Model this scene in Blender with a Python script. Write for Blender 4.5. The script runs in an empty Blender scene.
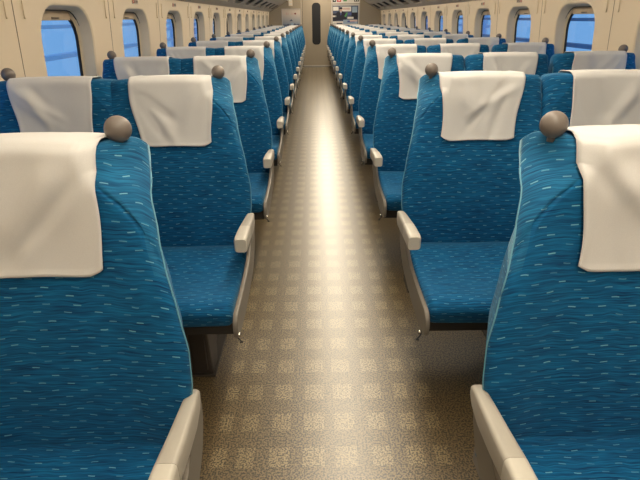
import bpy, bmesh, math, random
from mathutils import Vector, Matrix
random.seed(7)
S = bpy.context.scene
COL = S.collection
PITCH = 1.04
NROWS = 14
Y_END = 14.8
Y_BACK = -2.6

# ------------------------------------------------------------------ materials
def new_mat(name):
    m = bpy.data.materials.new(name); m.use_nodes = True
    nt = m.node_tree
    return m, nt, nt.nodes['Principled BSDF']

def link(nt, a, b): nt.links.new(a, b)

def N(nt, t, **kw):
    n = nt.nodes.new(t)
    for k, v in kw.items(): setattr(n, k, v)
    return n

def M(nt, op, a, b=None, c=None, clamp=False):
    n = nt.nodes.new('ShaderNodeMath'); n.operation = op; n.use_clamp = clamp
    for i, v in enumerate((a, b, c)):
        if v is None: continue
        if isinstance(v, (int, float)): n.inputs[i].default_value = v
        else: nt.links.new(v, n.inputs[i])
    return n.outputs[0]

def mixc(nt, fac, a, b):
    n = nt.nodes.new('ShaderNodeMix'); n.data_type = 'RGBA'
    for sock, v in ((n.inputs[0], fac), (n.inputs[6], a), (n.inputs[7], b)):
        if isinstance(v, (int, float)): sock.default_value = v
        elif isinstance(v, tuple): sock.default_value = (*v, 1) if len(v) == 3 else v
        else: nt.links.new(v, sock)
    return n.outputs[2]

def plain(name, col, rough=.5, metal=0, var=.06, scale=30, bump=0, spec=.5):
    """plain coloured surface with a faint procedural mottling"""
    m, nt, b = new_mat(name)
    tc = N(nt, 'ShaderNodeTexCoord'); no = N(nt, 'ShaderNodeTexNoise')
    no.inputs['Scale'].default_value = scale; no.inputs['Detail'].default_value = 3
    link(nt, tc.outputs['Object'], no.inputs['Vector'])
    lo = tuple(c * (1 - var) for c in col); hi = tuple(min(1, c * (1 + var)) for c in col)
    link(nt, mixc(nt, no.outputs[0], lo, hi), b.inputs['Base Color'])
    b.inputs['Roughness'].default_value = rough; b.inputs['Metallic'].default_value = metal
    b.inputs['Specular IOR Level'].default_value = spec
    if bump:
        bp = N(nt, 'ShaderNodeBump'); bp.inputs['Strength'].default_value = bump; bp.inputs['Distance'].default_value = .001
        n2 = N(nt, 'ShaderNodeTexNoise'); n2.inputs['Scale'].default_value = 900
        link(nt, tc.outputs['Object'], n2.inputs['Vector'])
        link(nt, n2.outputs[0], bp.inputs['Height']); link(nt, bp.outputs[0], b.inputs['Normal'])
    return m

def fabric_mat(name, dark, mid, dash, row=.0185, col=.060, dl=.25, sheen=.18):
    """woven moquette: fine sideways strands with short pale dashes in staggered rows"""
    m, nt, b = new_mat(name)
    uv = N(nt, 'ShaderNodeUVMap'); uv.uv_map = 'fab'
    sep = N(nt, 'ShaderNodeSeparateXYZ'); link(nt, uv.outputs[0], sep.inputs[0])
    u, v = sep.outputs[0], sep.outputs[1]
    # slight waviness of the weave
    wob = N(nt, 'ShaderNodeTexNoise'); wob.inputs['Scale'].default_value = 14
    link(nt, uv.outputs[0], wob.inputs['Vector'])
    v2 = M(nt, 'ADD', v, M(nt, 'MULTIPLY', M(nt, 'SUBTRACT', wob.outputs[0], .5), .02))
    def strand(su, sv, det=2):
        c = N(nt, 'ShaderNodeCombineXYZ')
        link(nt, M(nt, 'MULTIPLY', u, su), c.inputs[0]); link(nt, M(nt, 'MULTIPLY', v2, sv), c.inputs[1])
        n = N(nt, 'ShaderNodeTexNoise'); n.inputs['Scale'].default_value = 1; n.inputs['Detail'].default_value = det
        link(nt, c.outputs[0], n.inputs['Vector']); return n.outputs[0]
    s1 = strand(9, 210); s2 = strand(22, 420, 1)
    f = M(nt, 'ADD', M(nt, 'MULTIPLY', s1, 1.6), M(nt, 'MULTIPLY', s2, 1.0))
    f = M(nt, 'MULTIPLY', M(nt, 'SUBTRACT', f, .85), 1.15, clamp=True)
    base = mixc(nt, f, dark, mid)
    # dashes
    r = M(nt, 'DIVIDE', v2, row)
    ri = M(nt, 'FLOOR', r)
    wn = N(nt, 'ShaderNodeTexWhiteNoise', noise_dimensions='1D'); link(nt, ri, wn.inputs['W'])
    par = M(nt, 'MULTIPLY', M(nt, 'MODULO', ri, 2), .5)
    uu = M(nt, 'ADD', M(nt, 'ADD', M(nt, 'DIVIDE', u, col), par), M(nt, 'MULTIPLY', wn.outputs['Value'], .35))
    fu = M(nt, 'FRACT', M(nt, 'ADD', uu, 400)); fv = M(nt, 'FRACT', r)
    mask = M(nt, 'MULTIPLY', M(nt, 'LESS_THAN', fu, dl), M(nt, 'LESS_THAN', M(nt, 'ABSOLUTE', M(nt, 'SUBTRACT', fv, .5)), .055))
    ci = M(nt, 'FLOOR', uu)
    wn2 = N(nt, 'ShaderNodeTexWhiteNoise', noise_dimensions='2D')
    cc = N(nt, 'ShaderNodeCombineXYZ'); link(nt, ci, cc.inputs[0]); link(nt, ri, cc.inputs[1]); link(nt, cc.outputs[0], wn2.inputs['Vector'])
    mask = M(nt, 'MULTIPLY', mask, M(nt, 'ADD', M(nt, 'MULTIPLY', wn2.outputs['Value'], .6), .2))
    link(nt, mixc(nt, mask, base, dash), b.inputs['Base Color'])
    b.inputs['Roughness'].default_value = .85; b.inputs['Specular IOR Level'].default_value = .2
    b.inputs['Sheen Weight'].default_value = sheen; b.inputs['Sheen Roughness'].default_value = .40
    b.inputs['Sheen Tint'].default_value = (.5, .85, 1, 1)
    bp = N(nt, 'ShaderNodeBump'); bp.inputs['Strength'].default_value = .25; bp.inputs['Distance'].default_value = .0012
    link(nt, f, bp.inputs['Height']); link(nt, bp.outputs[0], b.inputs['Normal'])
    return m

def cover_mat():
    m, nt, b = new_mat('linen_cover')
    tc = N(nt, 'ShaderNodeTexCoord'); no = N(nt, 'ShaderNodeTexNoise'); no.inputs['Scale'].default_value = 600
    link(nt, tc.outputs['Object'], no.inputs['Vector'])
    link(nt, mixc(nt, no.outputs[0], (.60, .60, .61), (.70, .70, .70)), b.inputs['Base Color'])
    b.inputs['Roughness'].default_value = .9; b.inputs['Specular IOR Level'].default_value = .15
    b.inputs['Sheen Weight'].default_value = .15
    bp = N(nt, 'ShaderNodeBump'); bp.inputs['Strength'].default_value = .15; bp.inputs['Distance'].default_value = .0006
    link(nt, no.outputs[0], bp.inputs['Height']); link(nt, bp.outputs[0], b.inputs['Normal'])
    return m

def floor_mat():
    """speckled vinyl with eight columns of lighter squares along the aisle"""
    m, nt, b = new_mat('speckled_vinyl')
    tc = N(nt, 'ShaderNodeTexCoord'); sep = N(nt, 'ShaderNodeSeparateXYZ')
    link(nt, tc.outputs['Object'], sep.inputs[0])
    jn = N(nt, 'ShaderNodeTexNoise'); jn.inputs['Scale'].default_value = 160; jn.inputs['Detail'].default_value = 1
    link(nt, tc.outputs['Object'], jn.inputs['Vector'])
    jit = M(nt, 'MULTIPLY', M(nt, 'SUBTRACT', jn.outputs[0], .5), .016)
    ax = M(nt, 'ABSOLUTE', M(nt, 'SUBTRACT', M(nt, 'ADD', sep.outputs[0], jit), .032))
    cols = ((.054, .036), (.170, .0325), (.280, .028), (.368, .023))
    mask = None
    for c, h in cols:
        k = M(nt, 'LESS_THAN', M(nt, 'ABSOLUTE', M(nt, 'SUBTRACT', ax, c)), h)
        mask = k if mask is None else M(nt, 'ADD', mask, k)
    yy = M(nt, 'FRACT', M(nt, 'ADD', M(nt, 'DIVIDE', M(nt, 'SUBTRACT', M(nt, 'ADD', sep.outputs[1], jit), 1.135), .1514), 100.5))
    my = M(nt, 'LESS_THAN', M(nt, 'ABSOLUTE', M(nt, 'SUBTRACT', yy, .5)), .26)
    mask = M(nt, 'MULTIPLY', mask, my)
    n1 = N(nt, 'ShaderNodeTexNoise'); n1.inputs['Scale'].default_value = 165; n1.inputs['Detail'].default_value = 2
    link(nt, tc.outputs['Object'], n1.inputs['Vector'])
    sp = M(nt, 'MULTIPLY', M(nt, 'SUBTRACT', n1.outputs[0], .43), 8, clamp=True)
    dk = mixc(nt, sp, FLOOR_C[0], FLOOR_C[1])
    lt = mixc(nt, sp, FLOOR_C[2], FLOOR_C[3])
    link(nt, mixc(nt, mask, dk, lt), b.inputs['Base Color'])
    b.inputs['Roughness'].default_value = .34; b.inputs['Specular IOR Level'].default_value = 1.0
    b.inputs['Coat Weight'].default_value = .65; b.inputs['Coat Roughness'].default_value = .28; b.inputs['Coat IOR'].default_value = 1.6
    bp = N(nt, 'ShaderNodeBump'); bp.inputs['Strength'].default_value = .12; bp.inputs['Distance'].default_value = .0006
    link(nt, n1.outputs[0], bp.inputs['Height']); link(nt, bp.outputs[0], b.inputs['Normal'])
    return m

def emit(name, col, s):
    m, nt, b = new_mat(name)
    b.inputs['Base Color'].default_value = (.9, .9, .9, 1)
    b.inputs['Emission Color'].default_value = (*col, 1); b.inputs['Emission Strength'].default_value = s
    return m

FLOOR_C = [(.006, .004, .002), (.215, .155, .075), (.030, .021, .009), (.34, .265, .145)]
MT = {}
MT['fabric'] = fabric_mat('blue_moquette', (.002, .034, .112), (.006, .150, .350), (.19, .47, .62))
MT['wing'] = fabric_mat('blue_moquette_painted_sheen', (.003, .044, .130), (.014, .170, .355), (.22, .49, .63), sheen=.75)  # same moquette, the wings' pale sheen partly put into the base colour
MT['piping'] = plain('light_blue_piping', (.12, .33, .45), .7, scale=80)
MT['cover'] = cover_mat()
MT['knob'] = plain('grey_knob_plastic', (.17, .145, .13), .42, scale=200, bump=.1)
MT['arm'] = plain('light_grey_plastic', (.38, .355, .31), .42, var=.03, scale=120)
MT['arm_cap'] = plain('pale_grey_plastic', (.50, .475, .42), .4, var=.03, scale=120)
MT['panel'] = plain('grey_side_panel', (.17, .152, .128), .45, var=.04)
MT['dark'] = plain('dark_brown_metal', (.045, .036, .03), .5)
MT['frame'] = plain('underframe_metal', (.03, .026, .023), .6)
MT['shell'] = plain('seat_back_shell', (.20, .19, .19), .5)
MT['black'] = plain('black_plastic', (.012, .012, .012), .35)
MT['chrome'] = plain('bright_metal', (.6, .58, .55), .25, metal=1)
MT['wall'] = plain('beige_wall_panel', (.77, .65, .49), .5, var=.03, scale=4)
MT['reveal'] = plain('window_reveal', (.74, .62, .44), .5, var=.03)
MT['groove'] = plain('panel_joint', (.22, .17, .12), .7)
MT['endwall'] = plain('end_wall_laminate', (.34, .29, .22), .5, var=.04, scale=6)
MT['door'] = plain('end_door_laminate', (.38, .32, .24), .4, var=.04, scale=6)
MT['gasket'] = plain('black_gasket', (.012, .012, .014), .5)
MT['blind'] = plain('tan_blind', (.42, .33, .23), .6)
MT['ceil'] = plain('ceiling_panel', (.72, .65, .54), .6, var=.02)
MT['rack'] = plain('rack_panel', (.52, .45, .36), .5, var=.04)
MT['slot'] = plain('rack_slot_interior', (.03, .025, .02), .7)
MT['floor'] = floor_mat()
MT['silver'] = plain('brushed_silver', (.55, .52, .48), .35, metal=.6)
MT['white'] = plain('white_print', (.72, .69, .64), .6)
MT['red'] = plain('red_print', (.55, .03, .03), .6)
MT['ink'] = plain('dark_print', (.015, .015, .03), .6)
MT['skyblue'] = plain('pale_blue_print', (.30, .40, .52), .6)
MT['skin'] = plain('skin_print', (.55, .36, .26), .6)
MT['pgrey'] = plain('grey_blue_print', (.07, .09, .16), .6)
MT['pblue'] = plain('blue_print', (.07, .10, .32), .6)
MT['pgreen'] = plain('green_print', (.08, .30, .10), .6)
MT['ppink'] = plain('pinkish_print', (.62, .45, .40), .6)
MT['tube'] = emit('ceiling_diffuser', (1, .87, .67), 11.5)
MT['tube2'] = emit('cornice_diffuser', (1, .87, .67), 4)

def glass_mat():
    m = bpy.data.materials.new('window_glass'); m.use_nodes = True; nt = m.node_tree
    nt.nodes.clear()
    out = N(nt, 'ShaderNodeOutputMaterial'); mx = N(nt, 'ShaderNodeMixShader')
    t = N(nt, 'ShaderNodeBsdfTransparent'); t.inputs[0].default_value = (.86, .93, 1, 1)
    g = N(nt, 'ShaderNodeBsdfGlossy'); g.inputs['Roughness'].default_value = .03
    fr = N(nt, 'ShaderNodeLayerWeight'); fr.inputs[0].default_value = .5
    link(nt, M(nt, 'ADD', M(nt, 'MULTIPLY', M(nt, 'POWER', fr.outputs['Facing'], 5), .45), .02), mx.inputs[0]); link(nt, t.outputs[0], mx.inputs[1]); link(nt, g.outputs[0], mx.inputs[2])
    link(nt, mx.outputs[0], out.inputs[0]); return m
MT['glass'] = glass_mat()

# ------------------------------------------------------------------ helpers
def obj(name, me, mats, parent=None, loc=(0, 0, 0)):
    """one mesh object; me is a bmesh or a Mesh"""
    if isinstance(me, bmesh.types.BMesh):
        d = bpy.data.meshes.new(name); me.normal_update(); me.to_mesh(d); me.free(); me = d
        for mm in (mats if isinstance(mats, (list, tuple)) else [mats]): me.materials.append(mm)
    o = bpy.data.objects.new(name, me); COL.objects.link(o)
    o.location = loc
    if parent is not None: o.parent = parent
    return o

def smooth(o, ang=None):
    for p in o.data.polygons: p.use_smooth = True
    if ang is not None:
        bm = bmesh.new(); bm.from_mesh(o.data)
        for e in bm.edges:
            if len(e.link_faces) == 2 and e.calc_face_angle(0) > ang: e.smooth = False
        bm.to_mesh(o.data); bm.free()
    return o

def thing(name, label, cat, loc=(0, 0, 0), group=None):
    o = bpy.data.objects.new(name, None); COL.objects.link(o); o.location = loc
    o.empty_display_size = .1
    o['label'] = label; o['category'] = cat
    if group: o['group'] = group
    return o

def tag(o, label, cat, group=None):
    o['label'] = label; o['category'] = cat
    if group: o['group'] = group
    return o

def struct(name, bm, m, parent=None):
    o = obj(name, bm, m, parent)
    if parent is None: o['kind'] = 'structure'
    return o

def box(bm, x0, x1, y0, y1, z0, z1, mi=0, bev=0):
    vs = [bm.verts.new((x, y, z)) for x in (x0, x1) for y in (y0, y1) for z in (z0, z1)]
    fs = []
    for idx in ((0, 1, 3, 2), (4, 6, 7, 5), (0, 4, 5, 1), (2, 3, 7, 6), (0, 2, 6, 4), (1, 5, 7, 3)):
        f = bm.faces.new([vs[i] for i in idx]); f.material_index = mi; fs.append(f)
    if bev:
        es = list({e for f in fs for e in f.edges})
        bmesh.ops.bevel(bm, geom=es, offset=bev, segments=2, affect='EDGES', profile=.6)
    return fs

def prism(bm, poly, a0, a1, axis='x', mi=0):
    """poly in the two other axes, extruded along axis from a0 to a1"""
    def P(a, p):
        return {'x': (a, p[0], p[1]), 'y': (p[0], a, p[1]), 'z': (p[0], p[1], a)}[axis]
    A = [bm.verts.new(P(a0, p)) for p in poly]; B = [bm.verts.new(P(a1, p)) for p in poly]
    n = len(poly); fs = [bm.faces.new(A), bm.faces.new(B[::-1])]
    for i in range(n): fs.append(bm.faces.new((A[i], B[i], B[(i + 1) % n], A[(i + 1) % n])))
    for f in fs: f.material_index = mi
    bmesh.ops.recalc_face_normals(bm, faces=fs)
    return fs

def bevel_sharp(bm, off, seg=2, ang=.5):
    es = [e for e in bm.edges if len(e.link_faces) == 2 and e.calc_face_angle(0) > ang]
    bmesh.ops.bevel(bm, geom=es, offset=off, segments=seg, affect='EDGES', profile=.6)

def tube(bm, pts, r, n=8, mi=0):
    pts = [Vector(p) for p in pts]; rings = []
    for i, p in enumerate(pts):
        t = (pts[min(i + 1, len(pts) - 1)] - pts[max(i - 1, 0)]).normalized()
        a = t.cross(Vector((0, 0, 1)))
        if a.length < .2: a = t.cross(Vector((1, 0, 0)))
        a.normalize(); b = t.cross(a)
        rr = r[i] if isinstance(r, (list, tuple)) else r
        rings.append([bm.verts.new(p + (a * math.cos(q) + b * math.sin(q)) * rr) for q in [2 * math.pi * k / n for k in range(n)]])
    for A, B in zip(rings, rings[1:]):
        for k in range(n):
            f = bm.faces.new((A[k], A[(k + 1) % n], B[(k + 1) % n], B[k])); f.material_index = mi
    for R in (rings[0][::-1], rings[-1]):
        f = bm.faces.new(R); f.material_index = mi
    bmesh.ops.recalc_face_normals(bm, faces=bm.faces[:])

def interp(tab, x):
    if x <= tab[0][0]: return tab[0][1]
    for (a, b), (c, d) in zip(tab, tab[1:]):
        if x <= c:
            t = (x - a) / (c - a); t = t * t * (3 - 2 * t) * .35 + t * .65
            return b + (d - b) * t
    return tab[-1][1]

def sst(a, b, x):
    t = max(0, min(1, (x - a) / (b - a))); return t * t * (3 - 2 * t)

# ------------------------------------------------------------------ the seat
# local frame of a row: y grows away from the camera, the seats look back along -y
FRONT = [(.34, .812), (.45, .800), (.60, .792), (.75, .798), (.90, .814), (1.0, .821), (1.10, .828), (1.16, .832)]
THICK = [(.34, .10), (.6, .130), (.9, .135), (1.16, .136)]
HW_OUT = [(.34, .250), (.50, .262), (.62, .281), (.70, .283), (.80, .270), (.94, .242), (1.02, .224), (1.06, .212), (1.10, .208)]
def hw_outer(z): return interp(HW_OUT, z)
def hw_inner(z): return interp([(.34, .232), (.62, .236), (.85, .240), (.95, .246), (1.10, .240)], z)
hw_inner.slant = .35
def hw_wall(z): return interp([(.34, .240), (.62, .248), (1.10, .240)], z)
hw_outer.slant = 1; hw_wall.slant = .45
CREASE = [(.86, 0), (.92, .008), (.96, .020), (1.0, .038), (1.03, .062), (1.06, .084), (1.12, .094)]

def front_y(x, z, hw, slant=1):
    """front surface of the backrest at local x, height z"""
    y = interp(FRONT, z)
    s = abs(x) / hw
    lum = 1 - sst(.82, .98, z)
    y -= .022 * sst(.45, .9, s) * lum * sst(.36, .5, z)
    y += .012 * (1 - sst(0, .6, s)) * (1 - lum)
    c = interp(CREASE, z); d = abs(x) - (hw - c)
    if d > 0: y += (1.0 * d + .6 * max(0, d - .035)) * slant - .014 * sst(0, .06, d) * (1 - slant)
    if c > .004 and slant == 1:                                   # stitched seam along the wing
        y += .010 * math.exp(-(d / .0026) ** 2) * (1 - sst(.045, .085, c))
    r = .022; e = abs(x) - (hw - r)
    if e > 0: y += r - math.sqrt(max(0, r * r - e * e))
    return y
def back_y(x, z, hw, slant=1):
    y = interp(FRONT, z) + interp(THICK, z)
    r = .03; e = abs(x) - (hw - r)
    c = interp(CREASE, z)
    if e > 0: y -= (r - math.sqrt(max(0, r * r - e * e))) * (1 - .5 * min(1, c / .09))
    return max(y, front_y(x, z, hw, slant) + .004)
def z_top(x, hw):
    z = 1.111 - .010 * (abs(x) / hw) ** 2.5
    e = abs(x) - (hw - .024)
    if e > 0: z -= .024 - math.sqrt(max(0, .024 ** 2 - e * e))
    return z
ZB = .345
RT = .021
KNOT = .62
def section_x(s_of, v, hwn, hwp, hsign):
    """(front point, back point); s_of(hw, z) gives the lateral position; v>1 is the rolled top"""
    hf = hwn if hsign < 0 else hwp
    h_top = hf(1.08)
    if v <= 1:
        z = ZB + v * (1.05 - RT - ZB)
        for _ in range(2):
            hw = hf(z); x = s_of(hw, z); zt = z_top(min(1, abs(x) / hw) * h_top, h_top); z = ZB + v * (zt - RT - ZB)
        inset = 0
    else:
        hw = hf(1.08); x = s_of(hw, 1.08); zt = z_top(min(1, abs(x) / hw) * h_top, h_top)
        a = (v - 1) * math.pi / 2; z = zt - RT + RT * math.sin(a); inset = 1 - math.cos(a)
    hw = hf(z); x = s_of(hw, z); x = math.copysign(min(abs(x), hw), x)
    yf = front_y(x, min(z, 1.16), hw, hf.slant); yb = back_y(x, min(z, 1.16), hw, hf.slant)
    half = (yb - yf) / 2; ins = min(RT, half * .98) * inset
    xb = x - math.copysign(.040 * hf.slant * sst(.5, 1, abs(x) / hw), x)
    return Vector((x, yf + ins, z)), Vector((xb, yb - ins, z - .005 * sst(.84, 1, v)))
def section(s, v, hwn, hwp):
    def so(hw, z):
        c = max(interp(CREASE, z), .016); xk = hw - c; a = abs(s)
        x = a / KNOT * xk if a <= KNOT else (xk + (a - KNOT) / (1 - KNOT) * c)
        return math.copysign(x, s)
    return section_x(so, v, hwn, hwp, s)

def s_values():
    h = [i / 15 * (KNOT - .022) for i in range(16)] + [KNOT - .010, KNOT, KNOT + .022]
    n = 13
    for i in range(1, n + 1):
        t = i / n; h.append(KNOT + .022 + (1 - KNOT - .022) * (1 - (1 - t) ** 1.5))
    return [-q for q in h[:0:-1]] + h

def backrest_mesh(hwn, hwp, seed):
    bm = bmesh.new(); uvl = bm.loops.layers.uv.new('fab')
    ss = s_values(); nv = 46
    vv = [i / nv for i in range(nv + 1)] + [1 + k / 6 for k in range(1, 7)]
    rings = []; ring_uv = []
    ou, ov = seed * .37, seed * .53
    for v in vv:
        F = []; B = []
        for s in ss:
            a, b = section(s, v, hwn, hwp); F.append(a); B.append(b)
        loop = F + B[::-1]
        rings.append([bm.verts.new(p) for p in loop])
        # arc length measured from the middle of the front
        uvs = []; mid = len(ss) // 2
        acc = [0] * len(loop)
        for i in range(mid + 1, len(loop)): acc[i] = acc[i - 1] + (loop[i] - loop[i - 1]).length
        for i in range(mid - 1, -1, -1): acc[i] = acc[i + 1] - (loop[i] - loop[i + 1]).length
        zz = loop[mid].z + (v - 1) * .05 * (v > 1)
        closing = acc[-1] + (loop[0] - loop[-1]).length
        ring_uv.append(([(acc[i] + ou, zz + ov + (loop[i].y - loop[mid].y) * .35) for i in range(len(loop))], (closing + ou, zz + ov)))
    L = len(rings[0])
    for j in range(len(rings) - 1):
        for i in range(L):
            k = (i + 1) % L
            f = bm.faces.new((rings[j][i], rings[j][k], rings[j + 1][k], rings[j + 1][i]))
            q = [ring_uv[j][0][i], ring_uv[j][0][k] if k else ring_uv[j][1], ring_uv[j + 1][0][k] if k else ring_uv[j + 1][1], ring_uv[j + 1][0][i]]
            for lp, c in zip(f.loops, q): lp[uvl].uv = c
            f.smooth = True
            iF = i if i < len(ss) else 2 * len(ss) - 1 - i
            sv = abs(ss[min(iF, len(ss) - 1)] + ss[min(iF + (1 if i < len(ss) - 1 else 0), len(ss) - 1)]) / 2
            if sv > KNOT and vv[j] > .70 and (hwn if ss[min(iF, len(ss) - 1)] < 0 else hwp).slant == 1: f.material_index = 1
    n = len(ss); T = rings[-1]; U = ring_uv[-1][0]
    for i in range(n - 1):
        f = bm.faces.new((T[i], T[i + 1], T[L - 2 - i], T[L - 1 - i]))
        for lp, vt in zip(f.loops, (T[i], T[i + 1], T[L - 2 - i], T[L - 1 - i])):
            lp[uvl].uv = (vt.co.x + ou, vt.co.y + ov)
        f.smooth = True
    bm.faces.new(rings[0][::-1])
    bmesh.ops.recalc_face_normals(bm, faces=bm.faces[:])
    me = bpy.data.meshes.new('backrest'); bm.to_mesh(me); bm.free()
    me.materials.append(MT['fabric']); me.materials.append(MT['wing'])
    return me

def profile_at(x, hwn, hwp):
    pts = []
    so = lambda hw, z: x
    for i in range(60): pts.append(section_x(so, i / 59, hwn, hwp, x)[0])
    for k in range(1, 9): pts.append(section_x(so, 1 + k / 8, hwn, hwp, x)[0])
    for k in range(8, 0, -1): pts.append(section_x(so, 1 + k / 8, hwn, hwp, x)[1])
    for i in range(59, 30, -1): pts.append(section_x(so, i / 59, hwn, hwp, x)[1])
    return [(p.y, p.z) for p in pts]

def cover_mesh(hwn, hwp, seed):
    """linen cover hanging over the headrest: tapered front flap, short back flap, raised hem"""
    rnd = random.Random(seed * 101 + 5)
    bm = bmesh.new(); nx = 40; nf = 44; nb = 14
    folds = []
    for k in range(5):
        sx = rnd.choice((-1, 1)); x0 = sx * rnd.uniform(.07, .14); x1 = rnd.uniform(-.05, .05)
        z0 = rnd.uniform(1.04, 1.11); z1 = z0 - rnd.uniform(.09, .20)
        folds.append((x0, z0, x1, z1, rnd.uniform(.004, .0095) * rnd.choice((1, 1, -1)), rnd.uniform(.014, .03)))
    lean = rnd.uniform(-.006, .006); drop = rnd.uniform(-.008, .006)
    zbot = .864 + drop
    grid = []
    for i in range(nx + 1):
        t = -1 + 2 * i / nx
        col = []
        hwid0 = .151
        # profile sampled near the line this thread follows
        for j in range(nf + nb + 1):
            if j <= nf:
                q = j / nf                        # 0 = bottom hem, 1 = crest
                w = hwid0 - .013 * sst(.25, 1, 1 - q) - (.004 * math.sin(q * 6 + seed))
            else:
                q = 1; w = hwid0 - .01 * (j - nf) / nb
            x = t * w + lean * (1 - q)
            col.append((x, q, j))
        grid.append(col)
    cache = {}
    def prof(x):
        k = round(x, 3)
        if k not in cache:
            P = profile_at(k, hwn, hwp)
            top = max(range(len(P)), key=lambda i: P[i][1])
            F = P[:top + 1]; B = P[top:]
            cache[k] = (F, B)
        return cache[k]
    def along(P, d):
        """point and direction at arc distance d from the start of P"""
        for a, b in zip(P, P[1:]):
            l = math.hypot(b[0] - a[0], b[1] - a[1])
            if d <= l or b is P[-1]:
                t = d / l if l > 1e-9 else 0
                return (a[0] + (b[0] - a[0]) * t, a[1] + (b[1] - a[1]) * t), (b[0] - a[0], b[1] - a[1])
            d -= l
        return P[-1], (0, 1)
    V = []
    for i, col in enumerate(grid):
        line = []
        t = -1 + 2 * i / nx
        for (x, q, j) in col:
            F, B = prof(x)
            if j <= nf:
                Fr = F[::-1]
                tot = 1.111 - zbot + .01 - .006 * (abs(t) ** 6) * 2
                p, d = along(Fr, (1 - q) * tot); n = (-(-d[1]), -d[0]) if False else (d[1], -d[0])
                n = (-abs(n[0]) if (1 - q) > .12 else n[0], n[1])
                ln = math.hypot(*n) or 1; n = (n[0] / ln, n[1] / ln)
                if n[0] > 0: n = (-n[0], n[1])
                if n[1] < 0 and q > .8: n = (n[0], -n[1])
            else:
                p, d = along(B, (j - nf) / nb * .15); n = (abs(d[1]), abs(d[0])); ln = math.hypot(*n) or 1; n = (n[0] / ln, n[1] / ln)
            off = .0065
            hem = (abs(t) > .945) or j < 2
            if j <= nf:
                for (x0, z0, x1, z1, a, w) in folds:
                    ux, uz = x1 - x0, z1 - z0; L = math.hypot(ux, uz)
                    al = ((x - x0) * ux + (p[1] - z0) * uz) / L / L
                    dist = ((x - x0) * uz - (p[1] - z0) * ux) / L
                    off += a * math.exp(-(dist / w) ** 2) * sst(-.2, .25, al) * (1 - sst(.75, 1.3, al)) * sst(0, .12, 1 - abs(t)) + 0
                off += .006 * (1 - q) * (.5 + .5 * math.sin(t * 3 + seed))
                off += .010 * math.exp(-((q - .55) / .22) ** 2) * (1 - t * t) * (.6 + .4 * math.sin(seed * 2.1))
                # the cloth bridges the wing seam instead of following it
            off = max(off, .0045)
            if q > .93: off = min(off, .0045)
            if hem: off += .0018
            line.append(bm.verts.new((x, p[0] + n[0] * off, p[1] + n[1] * off)))
        V.append(line)
    for i in range(nx):
        for j in range(nf + nb):
            f = bm.faces.new((V[i][j], V[i + 1][j], V[i + 1][j + 1], V[i][j + 1])); f.smooth = True
    bmesh.ops.recalc_face_normals(bm, faces=bm.faces[:])
    # give the cloth thickness
    bmesh.ops.solidify(bm, geom=bm.faces[:], thickness=-.002)
    me = bpy.data.meshes.new('headrest_cover'); bm.normal_update(); bm.to_mesh(me); bm.free()
    me.materials.append(MT['cover'])
    return me

def piping_mesh(side, hf):
    bm = bmesh.new(); pts = []
    for i in range(44):
        v = .12 + (.965 - .12) * i / 43
        sn = section(side * .998, v, hf, hf)[0]
        pts.append((sn.x + side * .0005, sn.y - .001, sn.z))
    tube(bm, pts, .0017, 6)
    for f in bm.faces: f.smooth = True
    me = bpy.data.meshes.new('piping'); bm.to_mesh(me); bm.free(); me.materials.append(MT['piping']); return me

def knob_mesh():
    bm = bmesh.new(); R = .0250; prof = []
    for i in range(25):
        a = -math.pi / 2 * .80 + (math.pi / 2 + math.pi / 2 * .80) * i / 24
        prof.append((R * math.cos(a), R * math.sin(a) * 1.0))
    prof = [(.0075, -.032), (.0077, -.0238)] + prof
    n = 28; rings = []
    for r, z in prof[:-1]:
        rings.append([bm.verts.new((r * math.cos(2 * math.pi * k / n), r * math.sin(2 * math.pi * k / n), z)) for k in range(n)])
    top = bm.verts.new((0, 0, R))
    for A, B in zip(rings, rings[1:]):
        for k in range(n): bm.faces.new((A[k], A[(k + 1) % n], B[(k + 1) % n], B[k])).smooth = True
    for k in range(n): bm.faces.new((rings[-1][k], rings[-1][(k + 1) % n], top)).smooth = True
    bm.faces.new(rings[0][::-1])
    me = bpy.data.meshes.new('grab_knob'); bm.to_mesh(me); bm.free(); me.materials.append(MT['knob']); return me

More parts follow.
